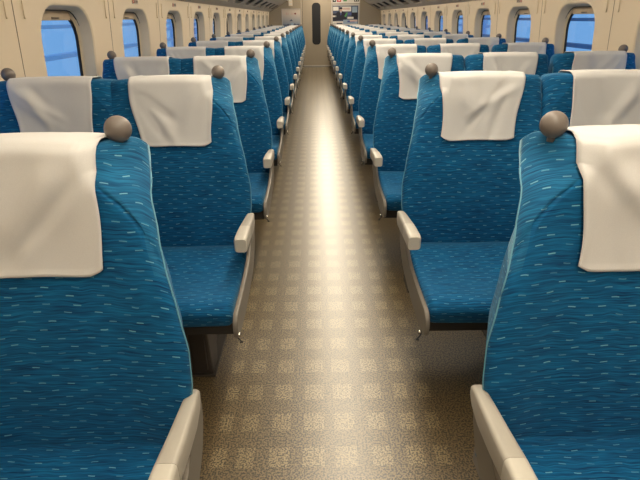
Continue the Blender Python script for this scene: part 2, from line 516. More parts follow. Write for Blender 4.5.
def cushion_mesh(wn, wp, seed):
    """seat cushion: a rounded pad with a rolled front edge"""
    bm = bmesh.new(); uvl = bm.loops.layers.uv.new('fab')
    # outline in (y,z)
    pr = []
    def arc(cy, cz, r, a0, a1, n):
        for i in range(n + 1):
            a = math.radians(a0 + (a1 - a0) * i / n); pr.append((cy + r * math.cos(a), cz + r * math.sin(a)))
    arc(.80, .385, .018, 0, -90, 4)
    pr += [(.60, .366), (.45, .366)]
    arc(.318, .384, .018, 270, 200, 5)
    arc(.318, .423, .040, 175, 95, 9)
    for i in range(1, 14):
        t = i / 14; y = .318 + (.79 - .318) * t
        pr.append((y, .463 - .016 * math.sin(math.pi * min(1, t * 1.15)) + .002 * math.sin(t * 9) - .013 * t * t))
    arc(.795, .424, .022, 80, 0, 4)
    cy, cz = .55, .415; n = 26; rings = []
    acc = [0]
    for a, b in zip(pr, pr[1:]): acc.append(acc[-1] + math.hypot(b[0] - a[0], b[1] - a[1]))
    xs = []
    for i in range(n + 1):
        t = -1 + 2 * i / n; t = math.copysign(1 - (1 - abs(t)) ** 1.5, t) if t else 0
        xs.append(t)
    for t in xs:
        w = wn if t < 0 else wp; x = t * w; e = abs(x) - (w - .026)
        k = .026 - math.sqrt(max(0, .026 ** 2 - e * e)) if e > 0 else 0
        dish = .010 * (1 - t * t)
        ring = []
        for (y, z) in pr:
            yy = y - math.copysign(min(k, abs(y - cy)), y - cy) * (1 if abs(y - cy) > .2 else abs(y - cy) / .2)
            zz = z - (k if z > cz else -k * .6)
            if z > .44: zz -= dish * sst(.30, .42, y) * .8
            if y < .36 and z < .46: yy += .006 * t * t
            ring.append(bm.verts.new((x, yy, zz)))
        rings.append(ring)
    L = len(pr)
    for j in range(n):
        for i in range(L):
            k = (i + 1) % L
            f = bm.faces.new((rings[j][i], rings[j][k], rings[j + 1][k], rings[j + 1][i])); f.smooth = True
            ak = acc[k] if k else acc[-1] + .05
            for lp, (xx, aa) in zip(f.loops, ((rings[j][i].co.x, acc[i]), (rings[j][k].co.x, ak), (rings[j + 1][k].co.x, ak), (rings[j + 1][i].co.x, acc[i]))):
                lp[uvl].uv = (xx + seed * .41, aa + seed * .23)
    for r in (rings[0][::-1], rings[-1]):
        f = bm.faces.new(r)
        for lp in f.loops: lp[uvl].uv = (lp.vert.co.y + .3, lp.vert.co.z)
    bmesh.ops.recalc_face_normals(bm, faces=bm.faces[:])
    me = bpy.data.meshes.new('seat_cushion'); bm.to_mesh(me); bm.free(); me.materials.append(MT['fabric']); return me

def arm_section(y, half, ztop, zbot, side):
    """rounded cross section in xz, bulging slightly to the side"""
    r = min(.010, half * .5); pts = []
    for cx, cz, a0 in ((half - r, ztop - r, 0), (-half + r, ztop - r, 90), (-half + r, zbot + r, 180), (half - r, zbot + r, 270)):
        for k in range(4):
            a = math.radians(a0 + 30 * k); pts.append((cx + r * math.cos(a), y, cz + r * math.sin(a)))
    return pts

def loft(bm, secs, mi=0):
    R = [[bm.verts.new(p) for p in s] for s in secs]; n = len(R[0])
    for A, B in zip(R, R[1:]):
        for k in range(n):
            f = bm.faces.new((A[k], A[(k + 1) % n], B[(k + 1) % n], B[k])); f.smooth = True; f.material_index = mi
    for r in (R[0][::-1], R[-1]): bm.faces.new(r).material_index = mi
    bmesh.ops.recalc_face_normals(bm, faces=bm.faces[:])

ARM = [(.826, .0100, .568, .545), (.818, .0130, .577, .540), (.79, .0145, .589, .540), (.73, .0170, .604, .547),
       (.66, .0190, .613, .556), (.592, .0210, .617, .561)]
CAP = [(.591, .0210, .6175, .561), (.54, .0220, .6185, .5625), (.495, .0225, .6185, .563), (.478, .0222, .6175, .564), (.472, .0200, .6145, .566)]
def arm_mesh(tab, name, mat, k=1, outer=True):
    bm = bmesh.new()
    loft(bm, [[(p[0] + (.0225 - h - interp([(.70, 0), (.79, .011), (.83, .019)], y) if outer else 0), p[1], p[2]) for p in arm_section(y, h * k, a, b, 1)] for y, h, a, b in tab])
    me = bpy.data.meshes.new(name); bm.to_mesh(me); bm.free(); me.materials.append(mat)
    bm = bmesh.new(); bm.from_mesh(me)
    for e in bm.edges:
        if len(e.link_faces) == 2 and e.calc_face_angle(0) > 1.0: e.smooth = False
    bm.to_mesh(me); bm.free()
    return me

def rounded(poly, r, seg=4):
    out = []; n = len(poly)
    for i in range(n):
        p0, p1, p2 = Vector(poly[i - 1]), Vector(poly[i]), Vector(poly[(i + 1) % n])
        a = (p0 - p1); b = (p2 - p1); rr = min(r, a.length * .45, b.length * .45)
        A = p1 + a.normalized() * rr; B = p1 + b.normalized() * rr
        for k in range(seg + 1):
            t = k / seg; out.append(tuple(A * (1 - t) ** 2 + p1 * 2 * t * (1 - t) + B * t * t))
    return out

def side_panel_mesh():
    bm = bmesh.new()
    poly = [(.262, .372), (.272, .345), (.35, .335), (.45, .333), (.56, .345), (.70, .372), (.79, .425), (.83, .49), (.832, .548),
            (.77, .552), (.735, .545), (.70, .495), (.64, .460), (.56, .444), (.42, .434), (.29, .432), (.266, .41)]
    prism(bm, rounded(poly, .03), -.008, .008, 'x')
    bevel_sharp(bm, .005, 2, .8)
    me = bpy.data.meshes.new('side_panel'); bm.to_mesh(me); bm.free(); me.materials.append(MT['panel']); return me

def arm_post_mesh():
    bm = bmesh.new()
    prism(bm, rounded([(.70, .40), (.80, .40), (.81, .50), (.795, .575), (.72, .575), (.70, .50)], .02), -.010, .010, 'x')
    me = bpy.data.meshes.new('armrest_post'); bm.to_mesh(me); bm.free(); me.materials.append(MT['panel']); return me

def pedal_mesh():
    bm = bmesh.new()
    tube(bm, [(0, .33, .350), (.002, .300, .350), (.010, .285, .348), (.020, .278, .340), (.028, .274, .334)], [.005, .005, .0045, .004, .004], 8)
    box(bm, .018, .036, .266, .280, .329, .334, 0, .0015)
    me = bpy.data.meshes.new('foot_pedal'); bm.to_mesh(me); bm.free(); me.materials.append(MT['black']); return me

def bolt_mesh():
    bm = bmesh.new(); bmesh.ops.create_uvsphere(bm, u_segments=10, v_segments=6, radius=.007)
    me = bpy.data.meshes.new('pivot_bolt'); bm.to_mesh(me); bm.free(); me.materials.append(MT['chrome']); return me

def pedestal_mesh():
    """tapering foot under the seat frame with a slanted brace behind it"""
    bm = bmesh.new()
    prism(bm, rounded([(.50, 0), (.60, 0), (.64, .31), (.47, .31), (.485, .12)], .02), -.048, .048, 'x')
    bevel_sharp(bm, .010, 2, .6)
    prism(bm, rounded([(.60, 0), (.86, 0), (.86, .03), (.70, .05), (.66, .31), (.60, .31)], .015), -.020, .020, 'x')
    box(bm, -.056, .056, .49, .88, 0, .012, 0, .003)
    for sx in (-.03, .03): box(bm, sx - .004, sx + .004, .4725, .482, .05, .29, 0)
    me = bpy.data.meshes.new('pedestal'); bm.to_mesh(me); bm.free(); me.materials.append(MT['dark']); return me

def link_obj(o, parent=None):
    COL.objects.link(o)
    if parent is not None: o.parent = parent
    return o
def mk(name, me, parent, loc=(0, 0, 0)):
    o = bpy.data.objects.new(name, me); o.location = loc; return link_obj(o, parent)

HW = {'o': hw_outer, 'i': hw_inner, 'w': hw_wall}
KNOB = knob_mesh(); SIDE = side_panel_mesh(); POST = arm_post_mesh(); PEDAL = pedal_mesh(); PED = pedestal_mesh(); BOLT = bolt_mesh()
ARM_A = arm_mesh(ARM, 'armrest', MT['arm']); ARM_C = arm_mesh(CAP, 'armrest_tip', MT['arm_cap'])
ARM_N = arm_mesh(ARM, 'armrest', MT['arm'], .85, False); ARM_NC = arm_mesh(CAP, 'armrest_tip', MT['arm_cap'], .85, False)
BACKS = {}; COVERS = {}; CUSH = {}; PIPES = {}
NV = 4
for key in ('oi', 'io', 'wi', 'iw', 'ii'):
    for v in range(2): BACKS[key, v] = backrest_mesh(HW[key[0]], HW[key[1]], v * 3 + len(BACKS))
    for v in range(NV): COVERS[key, v] = cover_mesh(HW[key[0]], HW[key[1]], v + 5 * len(COVERS) % 23)
    wd = {'o': .262, 'i': .226, 'w': .245}
    CUSH[key] = cushion_mesh(wd[key[0]], wd[key[1]], len(CUSH))
    PIPES[key] = (piping_mesh(-1, HW[key[0]]), piping_mesh(1, HW[key[1]]))

def backrest(unit, x, key, knob_x, v):
    b = mk('backrest', BACKS[key, v % 2], unit, (x, 0, 0))
    mk('piping', PIPES[key][0], b); mk('piping', PIPES[key][1], b)
    c = mk('headrest_cover', COVERS[key, v % NV], b, (.006 if x < 0 else 0, 0, 0)); c['label'] = 'off-white cloth headrest cover'
    if knob_x:
        k = mk('grab_knob', KNOB, b, (knob_x, .917 if x < 0 else .906, 1.1225)); k['label'] = 'grey ball-shaped grab knob'
    return b

def armrest(unit, x, narrow=False, sg=1):
    a = mk('armrest', ARM_N if narrow else ARM_A, unit, (x, 0, 0))
    a.scale = (sg, 1, 1)
    mk('armrest_tip', ARM_NC if narrow else ARM_C, a)
    return a

def underframe(unit, x0, x1):
    bm = bmesh.new(); box(bm, x0, x1, .34, .40, .315, .362, 0, .004); box(bm, x0, x1, .62, .72, .30, .362, 0, .004)
    box(bm, x0 + .02, x1 - .02, .36, .80, .345, .364, 0)
    o = obj('underframe', bm, MT['frame'], unit)
    bm = bmesh.new()
    box(bm, x0 + .02, x1 - .02, .79, .86, .30, .372, 0, .006)
    obj('rear_crossbar', bm, MT['shell'], unit)
    return o

def seat_unit(name, label, cat, centres, aisle_sign, group):
    """aisle_sign +1: the aisle lies on the +x side of the unit"""
    u = thing(name, label, cat, (0, 0, 0), group)
    n = len(centres)
    order = centres if aisle_sign > 0 else centres
    for i, x in enumerate(centres):
        first, last = i == 0, i == n - 1
        a = ('w' if aisle_sign > 0 else 'o') if first else 'i'
        b = ('o' if aisle_sign > 0 else 'w') if last else 'i'
        key = a + b
        kk = .1735 if aisle_sign > 0 else .1775
        kx = -(.190 if aisle_sign > 0 else kk) if first else ((.170 if aisle_sign < 0 else kk) if last else 0)
        mk('seat_cushion', CUSH[key], u, (x, 0, 0))
        backrest(u, x, key, kx, i)
    xa = centres[-1] + .2785 if aisle_sign > 0 else centres[0] - .2855
    xw = centres[0] - .262 if aisle_sign > 0 else centres[-1] + .262
    armrest(u, xa, False, aisle_sign); armrest(u, xw, True)
    for p, q in zip(centres, centres[1:]):
        m = (p + q) / 2; armrest(u, m, True); mk('armrest_post', POST, u, (m, .0, 0))
    mk('side_panel', SIDE, u, (xa - aisle_sign * (.0035 if aisle_sign > 0 else .0165), 0, 0)); mk('side_panel', SIDE, u, (xw, 0, 0))
    pd = mk('foot_pedal', PEDAL, u, (xa, 0, 0)); pd.scale = (aisle_sign * .6, .6, .6); pd.location = (xa - aisle_sign * .004, .105, .136); pd['label'] = 'black foot pedal'
    mk('pivot_bolt', BOLT, u, (xa + aisle_sign * .004, .278, .358))
    underframe(u, min(xa, xw) + .02, max(xa, xw) - .02)
    if aisle_sign > 0: legs = (-.475, -1.08)
    else: legs = (.80, 1.48)
    for lx in legs: mk('pedestal', PED, u, (lx, 0, 0))
    return u

def copy_unit(src, y, row):
    c = src.copy(); COL.objects.link(c); c.location.y = y
    seat_i = 0
    for ch in list(src.children):
        d = ch.copy(); COL.objects.link(d); d.parent = c
        key = None
        if ch.name.startswith('backrest'):
            key = BKEY[ch.data.name]; d.data = BACKS[key, (row + seat_i) % 2]
        for g in list(ch.children):
            e = g.copy(); COL.objects.link(e); e.parent = d
            if g.name.startswith('headrest_cover'): e.data = COVERS[key, (row * 3 + seat_i) % NV]
        if key: seat_i += 1
    return c
BKEY = {BACKS[k].name: k[0] for k in BACKS}

LC = (-.990, -.548); RC = (.624, 1.110, 1.622)
ORD = ['nearest the camera', 'second from the camera', 'third from the camera', 'fourth from the camera', 'fifth from the camera',
       'sixth from the camera', 'seventh from the camera', 'eighth from the camera', 'ninth from the camera', 'tenth from the camera',
       'eleventh from the camera', 'third from the end wall', 'second from the end wall', 'last one, right against the end wall']
for sign, cs, nm, word, side in ((1, LC, 'double_seat', 'two-seat', 'left'), (-1, RC, 'triple_seat', 'three-seat', 'right')):
    grp = 'blue %s units along the %s side of the aisle' % (word, side)
    src = None
    for r in range(NROWS):
        lab = 'blue patterned %s unit %s of the aisle, %s' % (word, side, ORD[r])
        if src is None: src = seat_unit(nm, lab, 'train seat', cs, sign, grp)
        else:
            c = copy_unit(src, r * PITCH, r); c['label'] = lab

# ------------------------------------------------------------------ the shell
WL = lambda z: -(1.280 - .077 * (z - 1.15)) if z > .9 else -(1.299 + .025 * sst(.9, .6, z) if False else 1.299 + .03 * (1 - sst(.55, .9, z)))
WR = lambda z: -WL(z) + .590
W_C0 = 1.695; W_N = 13
W_HALF = .292; W_Z0, W_Z1 = .80, 1.385; W_R = .165
G_HALF = .248; G_Z0, G_Z1 = .85, 1.332; G_R = .135

def rr_ring(half, z0, z1, r, n=7):
    """rounded rectangle, counter-clockwise in (dy,z)"""
    out = []
    for cy, cz, a0 in ((half - r, z1 - r, 0), (-half + r, z1 - r, 90), (-half + r, z0 + r, 180), (half - r, z0 + r, 270)):
        for k in range(n):
            a = math.radians(a0 + 90 * k / (n - 1)); out.append((cy + r * math.cos(a), cz + r * math.sin(a)))
    return out
def to_rect(p, c, half, z0, z1):
    dy, dz = p[0], p[1] - c
    k = min(half / abs(dy) if abs(dy) > 1e-9 else 9e9, ((z1 - c) if dz > 0 else (c - z0)) / abs(dz) if abs(dz) > 1e-9 else 9e9)
    return (dy * k, c + dz * k)

def wall(side):
    X = WL if side < 0 else WR
    out = -1 if side < 0 else 1
    bm = bmesh.new(); PZ0, PZ1 = .70, 1.46
    def V(y, z, o=0): return bm.verts.new((X(z) + out * o, y, z))
    def quad(y0, y1, z0, z1):
        bm.faces.new((V(y0, z0), V(y1, z0), V(y1, z1), V(y0, z1)))
    y_lo = W_C0 - PITCH / 2
    for z0, z1 in ((0, .55), (.55, .62), (.62, PZ0), (PZ1, 1.75), (1.75, 2.06)): quad(Y_BACK, Y_END, z0, z1)
    for z0, z1 in ((PZ0, .80), (.80, .9), (.9, PZ1)): quad(Y_BACK, y_lo, z0, z1); 
    y_hi = W_C0 + (W_N - .5) * PITCH
    if y_hi < Y_END:
        for z0, z1 in ((PZ0, .80), (.80, .9), (.9, PZ1)): quad(y_hi, Y_END, z0, z1)
    ring = rr_ring(W_HALF, W_Z0, W_Z1, W_R)
    soft = rr_ring(W_HALF - .008, W_Z0 + .008, W_Z1 - .008, W_R - .006)
    c = (W_Z0 + W_Z1) / 2
    rect = [to_rect(p, c, PITCH / 2, PZ0, PZ1) for p in ring]
    for k in range(W_N):
        yc = W_C0 + k * PITCH
        R0 = [V(yc + p[0], p[1]) for p in rect]; R1 = [V(yc + p[0], p[1]) for p in ring]; R2 = [V(yc + p[0], p[1], .007) for p in soft]
        n = len(ring)
        for i in range(n):
            j = (i + 1) % n
            bm.faces.new((R0[i], R0[j], R1[j], R1[i])); f = bm.faces.new((R1[i], R1[j], R2[j], R2[i])); f.smooth = True
        # square off the corners the rays miss
        for i in range(n):
            j = (i + 1) % n; a, b = rect[i], rect[j]
            if abs(abs(a[0]) - abs(b[0])) > 1e-6 and abs(a[1] - b[1]) > 1e-6:
                cy = math.copysign(PITCH / 2, a[0] + b[0]); cz = PZ1 if (a[1] + b[1]) / 2 > c else PZ0
                if abs(a[0] - cy) + abs(a[1] - cz) > 1e-5 and abs(b[0] - cy) + abs(b[1] - cz) > 1e-5:
                    bm.faces.new((R0[i], V(yc + cy, cz), R0[j]))
    bmesh.ops.recalc_face_normals(bm, faces=bm.faces[:])
    w = struct('wall_left' if side < 0 else 'wall_right', bm, MT['wall'])
    # panel joints on the pillars and the paired slim hook slots either side of them
    jb = bmesh.new()
    for k in range(W_N + 1):
        y = W_C0 + (k - .5) * PITCH + .035
        for z0, z1 in ((.72, .9), (.9, 1.455)):
            a = X(z0); b = X(z1)
            vs = [jb.verts.new(p) for p in ((a - out * .0012, y - .0022, z0), (a - out * .0012, y + .0022, z0), (b - out * .0012, y + .0022, z1), (b - out * .0012, y - .0022, z1),
                                            (a + out * .002, y - .0022, z0), (a + out * .002, y + .0022, z0), (b + out * .002, y + .0022, z1), (b + out * .002, y - .0022, z1))]
            for q in ((0, 1, 2, 3), (4, 7, 6, 5), (0, 4, 5, 1), (1, 5, 6, 2), (2, 6, 7, 3), (3, 7, 4, 0)): jb.faces.new([vs[i] for i in q])
    obj('panel_joint', jb, MT['groove'], w)
    return X, out

WO = ['first', 'second', 'third', 'fourth', 'fifth', 'sixth', 'seventh', 'eighth', 'ninth', 'tenth', 'eleventh', 'twelfth', 'thirteenth']
def hook_mesh(out):
    bm = bmesh.new()
    tube(bm, [(0, 0, .10), (0, 0, .0)], .0026, 8)
    bmesh.ops.create_uvsphere(bm, u_segments=10, v_segments=6, radius=.0048, matrix=Matrix.Translation((-out * .002, 0, -.003)))
    for f in bm.faces: f.smooth = True
    return bm

wn = 0
for side in (-1, 1):
    X, out = wall(side)
    sname = 'left' if side < 0 else 'right'
    # ---- windows
    ring = rr_ring(W_HALF - .008, W_Z0 + .008, W_Z1 - .008, W_R - .006)
    mid = rr_ring(G_HALF + .024, G_Z0 - .026, G_Z1 + .026, G_R + .018)
    gin = rr_ring(G_HALF + .008, G_Z0 - .008, G_Z1 + .008, G_R + .004)
    gl = rr_ring(G_HALF, G_Z0, G_Z1, G_R)
    first = None
    def rings(bm, specs, mi=0):
        R = []
        for rg, o in specs: R.append([bm.verts.new((X(p[1]) + out * o, p[0], p[1])) for p in rg])
        n = len(R[0])
        for A, B in zip(R, R[1:]):
            for i in range(n):
                j = (i + 1) % n; f = bm.faces.new((A[i], A[j], B[j], B[i])); f.material_index = mi; f.smooth = True
        return R
    bm = bmesh.new(); rings(bm, [(ring, .007), (mid, .062), (mid, .070), (gin, .078), (gin, .092)])
    for e in bm.edges: pass
    frame_me = bpy.data.meshes.new('window_frame'); bmesh.ops.recalc_face_normals(bm, faces=bm.faces[:]); bm.to_mesh(frame_me); bm.free(); frame_me.materials.append(MT['reveal'])
    bm = bmesh.new(); rings(bm, [(gin, .074), (gl, .076), (gl, .088), (gin, .090), (gin, .074)])
    rings(bm, [(rr_ring(G_HALF + .030, G_Z0 - .03, G_Z1 + .028, G_R + .022), .0575), (rr_ring(G_HALF + .026, G_Z0 - .026, G_Z1 + .024, G_R + .018), .0585),
               (rr_ring(G_HALF + .026, G_Z0 - .026, G_Z1 + .024, G_R + .018), .064)])
    gas_me = bpy.data.meshes.new('gasket'); bm.to_mesh(gas_me); bm.free(); gas_me.materials.append(MT['gasket'])
    bm = bmesh.new()
    A = [bm.verts.new((X(p[1]) + out * .082, p[0], p[1])) for p in gl]; B = [bm.verts.new((X(p[1]) + out * .088, p[0], p[1])) for p in gl]
    bm.faces.new(A); bm.faces.new(B[::-1])
    pane_me = bpy.data.meshes.new('window_pane'); bm.to_mesh(pane_me); bm.free(); pane_me.materials.append(MT['glass'])
    bm = bmesh.new()      # roller blind parked at the top, with its pull bar
    bz = G_Z1 - .004; xx = X(bz) + out * .068
    box(bm, min(xx, xx + out * .010), max(xx, xx + out * .010), -G_HALF + .075, G_HALF - .075, bz - .018, bz + .030, 0, .003)
    box(bm, min(xx, xx - out * .006), max(xx, xx - out * .006), -.035, .035, bz - .010, bz - .003, 1, .001)
    blind_me = bpy.data.meshes.new('blind'); bm.to_mesh(blind_me); bm.free(); blind_me.materials.append(MT['blind']); blind_me.materials.append(MT['gasket'])
    for k in range(W_N):
        wn += 1; yc = W_C0 + k * PITCH
        w = obj('window_%d' % wn, frame_me, None, None, (0, yc, 0)); w['kind'] = 'structure'
        for nm, me in (('gasket', gas_me), ('window_pane', pane_me), ('window_blind', blind_me)): mk(nm, me, w)
    # ---- hook slots and seat number plates
    hm = bpy.data.meshes.new('coat_hook'); b = hook_mesh(out); b.to_mesh(hm); b.free(); hm.materials.append(MT['reveal'])
    for k in range(W_N + 1):
        y = W_C0 + (k - .5) * PITCH + .035
        for dy, wd in ((-.068, 'near'), (.068, 'far')):
            if y + dy > Y_END - .03: continue
            z = 1.325; h = mk('coat_hook', hm, None, (X(z + .05) - out * .002, y + dy, z)); h.rotation_euler = (0, math.atan(.077) * -out, 0)
            loc_ = ('just past the %s window' % WO[k - 1]) if k else 'before the first window'
            tag(h, '%s beige coat hook of the pair on the %s wall %s' % (wd, sname, loc_), 'coat hook', 'coat hooks on the %s wall' % sname)
    bm = bmesh.new()
    def plate_box(y0, y1, z0, z1, t, mi): box(bm, min(0, -out * t), max(0, -out * t), y0, y1, z0, z1, mi)
    plate_box(-.060, .060, -.016, .016, .003, 0)
    s = -out
    plate_box(-.052, -.028, -.011, .011, .0042, 1)
    plate_box(-.046, -.034, -.006, .005, .0050, 0)
    for yy, hh in ((-.018, .009), (-.008, .011), (.008, .010), (.012, .007), (.026, .010), (.036, .009), (.045, .006)):
        plate_box(yy, yy + .004, -hh, hh, .0042, 2)
    for yy in (-.020, .006, .026): plate_box(yy, yy + .016, -.002, .001, .0044, 2)
    pm = bpy.data.meshes.new('seat_number_plate'); bm.to_mesh(pm); bm.free()
    pm.materials.append(plain('plate_face', (.50, .43, .34), .5)); pm.materials.append(MT['red']); pm.materials.append(plain('plate_lettering', (.17, .13, .11), .6))
    for k in range(W_N):
        z = 1.424; h = mk('seat_number_plate', pm, None, (X(z) - out * .0005, W_C0 + k * PITCH, z)); h.rotation_euler = (0, math.atan(.077) * -out, 0)
        tag(h, 'small seat number plate above the %s window of the %s wall, counted from the camera' % (WO[k], sname), 'number plate', 'seat number plates on the %s wall' % sname)
    # ---- luggage rack
    u = thing('luggage_rack', 'long grey-beige luggage rack with dark slots running along the %s wall' % sname, 'luggage rack', (0, 0, 0))
    def P(d, z): return (X(1.46) - out * d, z)     # d measured in from the wall
    a, bq, cq, dq = (0, 1.462), (.10, 1.510), (.30, 1.610), (.50, 1.735)
    bm = bmesh.new()
    def slab(p, q, y0, y1, t=.012, mi=0):
        vs = []
        for (d, z) in (p, q):
            for dz in (0, t):
                for y in (y0, y1): vs.append(bm.verts.new((X(1.46) - out * d, y, z + dz)))
        for idx in ((0, 1, 5, 4), (2, 6, 7, 3), (0, 4, 6, 2), (1, 3, 7, 5), (0, 2, 3, 1), (4, 5, 7, 6)):
            f = bm.faces.new([vs[i] for i in idx]); f.material_index = mi
    slab(a, bq, Y_BACK + .01, Y_END - .002); slab(cq, dq, Y_BACK + .01, Y_END - .002)
    y = W_C0 - PITCH * 3.2
    edges = []
    for k in range(18):
        y0 = W_C0 + (k - 4) * PITCH - .29
        edges.append((y0, y0 + .58))
    prev = Y_BACK + .01
    for y0, y1 in edges:
        if y0 > Y_END - .1: break
        slab(bq, cq, prev, y0); prev = min(y1, Y_END - .05)
    if prev < Y_END - .02: slab(bq, cq, prev, Y_END - .002)
    slab((bq[0] - .02, bq[1] + .05), (cq[0] + .02, cq[1] + .06), Y_BACK + .01, Y_END - .002, .004, 1)
    slab((.02, 1.80), (.50, 1.765), Y_BACK + .01, Y_END - .002)
    bmesh.ops.recalc_face_normals(bm, faces=bm.faces[:])
    obj('rack_shelf', bm, [MT['rack'], MT['slot']], u)
    bm = bmesh.new(); x0 = X(1.46) - out * .515
    prism(bm, rounded([(x0 - .016, 1.735), (x0 + .016, 1.728), (x0 + .018, 1.785), (x0 - .014, 1.79)], .01), Y_BACK + .01, Y_END - .002, 'y')
    obj('rack_edge_rail', bm, MT['silver'], u)

# floor, ceiling, end walls
bm = bmesh.new(); box(bm, -1.45, 2.05, Y_BACK - .1, Y_END + .1, -.05, 0)
struct('floor', bm, MT['floor'])
bm = bmesh.new(); xs = [WL(2.06) - .02, -1.05, -.75, -.4, 0, .295, .59, .99, 1.34, 1.64, WR(2.06) + .02]
zs = [2.04, 2.12, 2.19, 2.235, 2.26, 2.265, 2.26, 2.235, 2.19, 2.12, 2.04]
poly = list(zip(xs, zs)) + [(xs[-1], 2.4), (xs[0], 2.4)]
prism(bm, poly, Y_BACK, Y_END, 'y'); struct('ceiling', bm, MT['ceil'])
bm = bmesh.new(); box(bm, -1.5, 2.1, Y_BACK - .06, Y_BACK, -.05, 2.4); struct('wall_back', bm, MT['endwall'])
DX0, DX1, DZ = -.343, .490, 1.93
bm = bmesh.new()
box(bm, -1.5, DX0 - .03, Y_END, Y_END + .08, -.05, 2.4); box(bm, DX1 + .03, 2.1, Y_END, Y_END + .08, -.05, 2.4); box(bm, DX0 - .03, DX1 + .03, Y_END, Y_END + .08, DZ + .03, 2.4)
struct('wall_front', bm, MT['endwall'])
bm = bmesh.new()
box(bm, DX0 - .035, DX0, Y_END - .012, Y_END + .06, 0, DZ + .03, 0, .004); box(bm, DX1, DX1 + .035, Y_END - .012, Y_END + .06, 0, DZ + .03, 0, .004)
box(bm, DX0 - .035, DX1 + .035, Y_END - .012, Y_END + .06, DZ, DZ + .035, 0, .004)
struct('trim_1', bm, plain('door_frame_metal', (.5, .43, .34), .4))
bm = bmesh.new()
box(bm, DX0 - .001, DX0 + .012, Y_END + .012, Y_END + .05, 0, DZ); box(bm, DX0, DX1, Y_END + .010, Y_END + .05, 0, .012)
struct('trim_2', bm, MT['gasket'])
bm = bmesh.new(); box(bm, DX0 + .012, DX1, Y_END + .022, Y_END + .06, .012, DZ, 0, .003)
door = struct('door_1', bm, MT['door'])
bm = bmesh.new(); cx = .050
ring = [(cx + p[0], p[1]) for p in rr_ring(.118, .60, 1.675, .095)]
prism(bm, ring, Y_END + .012, Y_END + .0235, 'y'); o = obj('door_window', bm, plain('dark_door_glass', (.010, .010, .013), .6), door); o['label'] = 'tall dark rounded window'
bm = bmesh.new(); box(bm, DX1 - .075, DX1 - .055, Y_END + .006, Y_END + .022, .85, 1.15, 0, .004); obj('door_handle', bm, MT['reveal'], door)
bm = bmesh.new(); box(bm, DX0 + .012, DX1, Y_END + .0185, Y_END + .0225, .012, .05); obj('kick_plate', bm, MT['silver'], door)

# ---- notices on the end wall
def flat(bm, x0, x1, z0, z1, layer, mi):
    y = Y_END - .012 - layer * .0008
    vs = [bm.verts.new(p) for p in ((x0, y, z0), (x1, y, z0), (x1, y, z1), (x0, y, z1))]
    f = bm.faces.new(vs); f.material_index = mi
def ell(bm, cx_, cz, rx, rz, layer, mi, n=18):
    y = Y_END - .012 - layer * .0008
    f = bm.faces.new([bm.verts.new((cx_ + rx * math.cos(2 * math.pi * k / n), y, cz + rz * math.sin(2 * math.pi * k / n))) for k in range(n)]); f.material_index = mi
def polyf(bm, pts, layer, mi):
    y = Y_END - .012 - layer * .0008
    f = bm.faces.new([bm.verts.new((p[0], y, p[1])) for p in pts]); f.material_index = mi

p = thing('framed_poster', 'silver-framed pale poster with blue skyline at its foot, left of the end door', 'poster', (-.645, Y_END, 1.08))
def frame_obj(par, x0, x1, z0, z1, w, m, name='poster_frame'):
    bm = bmesh.new()
    for a in ((x0, x1, z0, z0 + w), (x0, x1, z1 - w, z1), (x0, x0 + w, z0, z1), (x1 - w, x1, z0, z1)):
        box(bm, a[0], a[1], Y_END - .022, Y_END - .001, a[2], a[3], 0, .003)
    o = obj(name, bm, m, par); o.matrix_parent_inverse = Matrix.Translation(par.location).inverted(); return o
frame_obj(p, -.915, -.385, 1.085, 1.535, .018, MT['silver'])
def grad_mat():
    m, nt, b = new_mat('poster_gradient_print'); tc = N(nt, 'ShaderNodeTexCoord'); sp = N(nt, 'ShaderNodeSeparateXYZ'); link(nt, tc.outputs['Object'], sp.inputs[0])
    r = N(nt, 'ShaderNodeMapRange'); r.inputs['From Min'].default_value = 1.11; r.inputs['From Max'].default_value = 1.42
    link(nt, sp.outputs[2], r.inputs['Value'])
    link(nt, mixc(nt, r.outputs[0], (.22, .28, .38), (.66, .58, .50)), b.inputs['Base Color']); b.inputs['Roughness'].default_value = .5; return m
bm = bmesh.new(); box(bm, -.90, -.40, Y_END - .011, Y_END - .001, 1.10, 1.52, 0)
for x0, w, mi in ((-.79, .05, 2), (-.74, .03, 2), (-.64, .04, 2), (-.60, .03, 2)): flat(bm, x0, x0 + w * .55, 1.375, 1.435, 1, mi)
ell(bm, -.535, 1.408, .028, .024, 1, 3)
polyf(bm, [(-.90, 1.12), (-.84, 1.135), (-.79, 1.128), (-.74, 1.15), (-.70, 1.13), (-.64, 1.155), (-.60, 1.13), (-.55, 1.165), (-.52, 1.13), (-.46, 1.15), (-.40, 1.13), (-.40, 1.102), (-.90, 1.102)], 1, 1)
polyf(bm, [(-.70, 1.22), (-.65, 1.27), (-.60, 1.22)], 1, 1)
flat(bm, -.67, -.59, 1.10, 1.18, 2, 4)
o = obj('poster_sheet', bm, [grad_mat(), MT['pgrey'], MT['ppink'], plain('red_brown_print', (.25, .08, .07), .6), MT['skyblue']], p); o.matrix_parent_inverse = Matrix.Translation(p.location).inverted()

bm = bmesh.new(); box(bm, -.71, -.60, Y_END - .014, Y_END - .001, 1.60, 1.82, 0, .003); flat(bm, -.695, -.615, 1.70, 1.80, 3, 1); flat(bm, -.695, -.615, 1.625, 1.675, 3, 1)
tag(obj('wall_notice', bm, [MT['wall'], MT['white']]), 'small pale notice above the poster left of the end door', 'sign')

p = thing('framed_photo_poster', 'framed photo poster of a person in a dark suit, right of the end door', 'poster', (.87, Y_END, 1.10))
frame_obj(p, .470, 1.255, 1.095, 1.635, .024, MT['silver'])
bm = bmesh.new(); box(bm, .49, 1.235, Y_END - .011, Y_END - .001, 1.115, 1.615, 0)
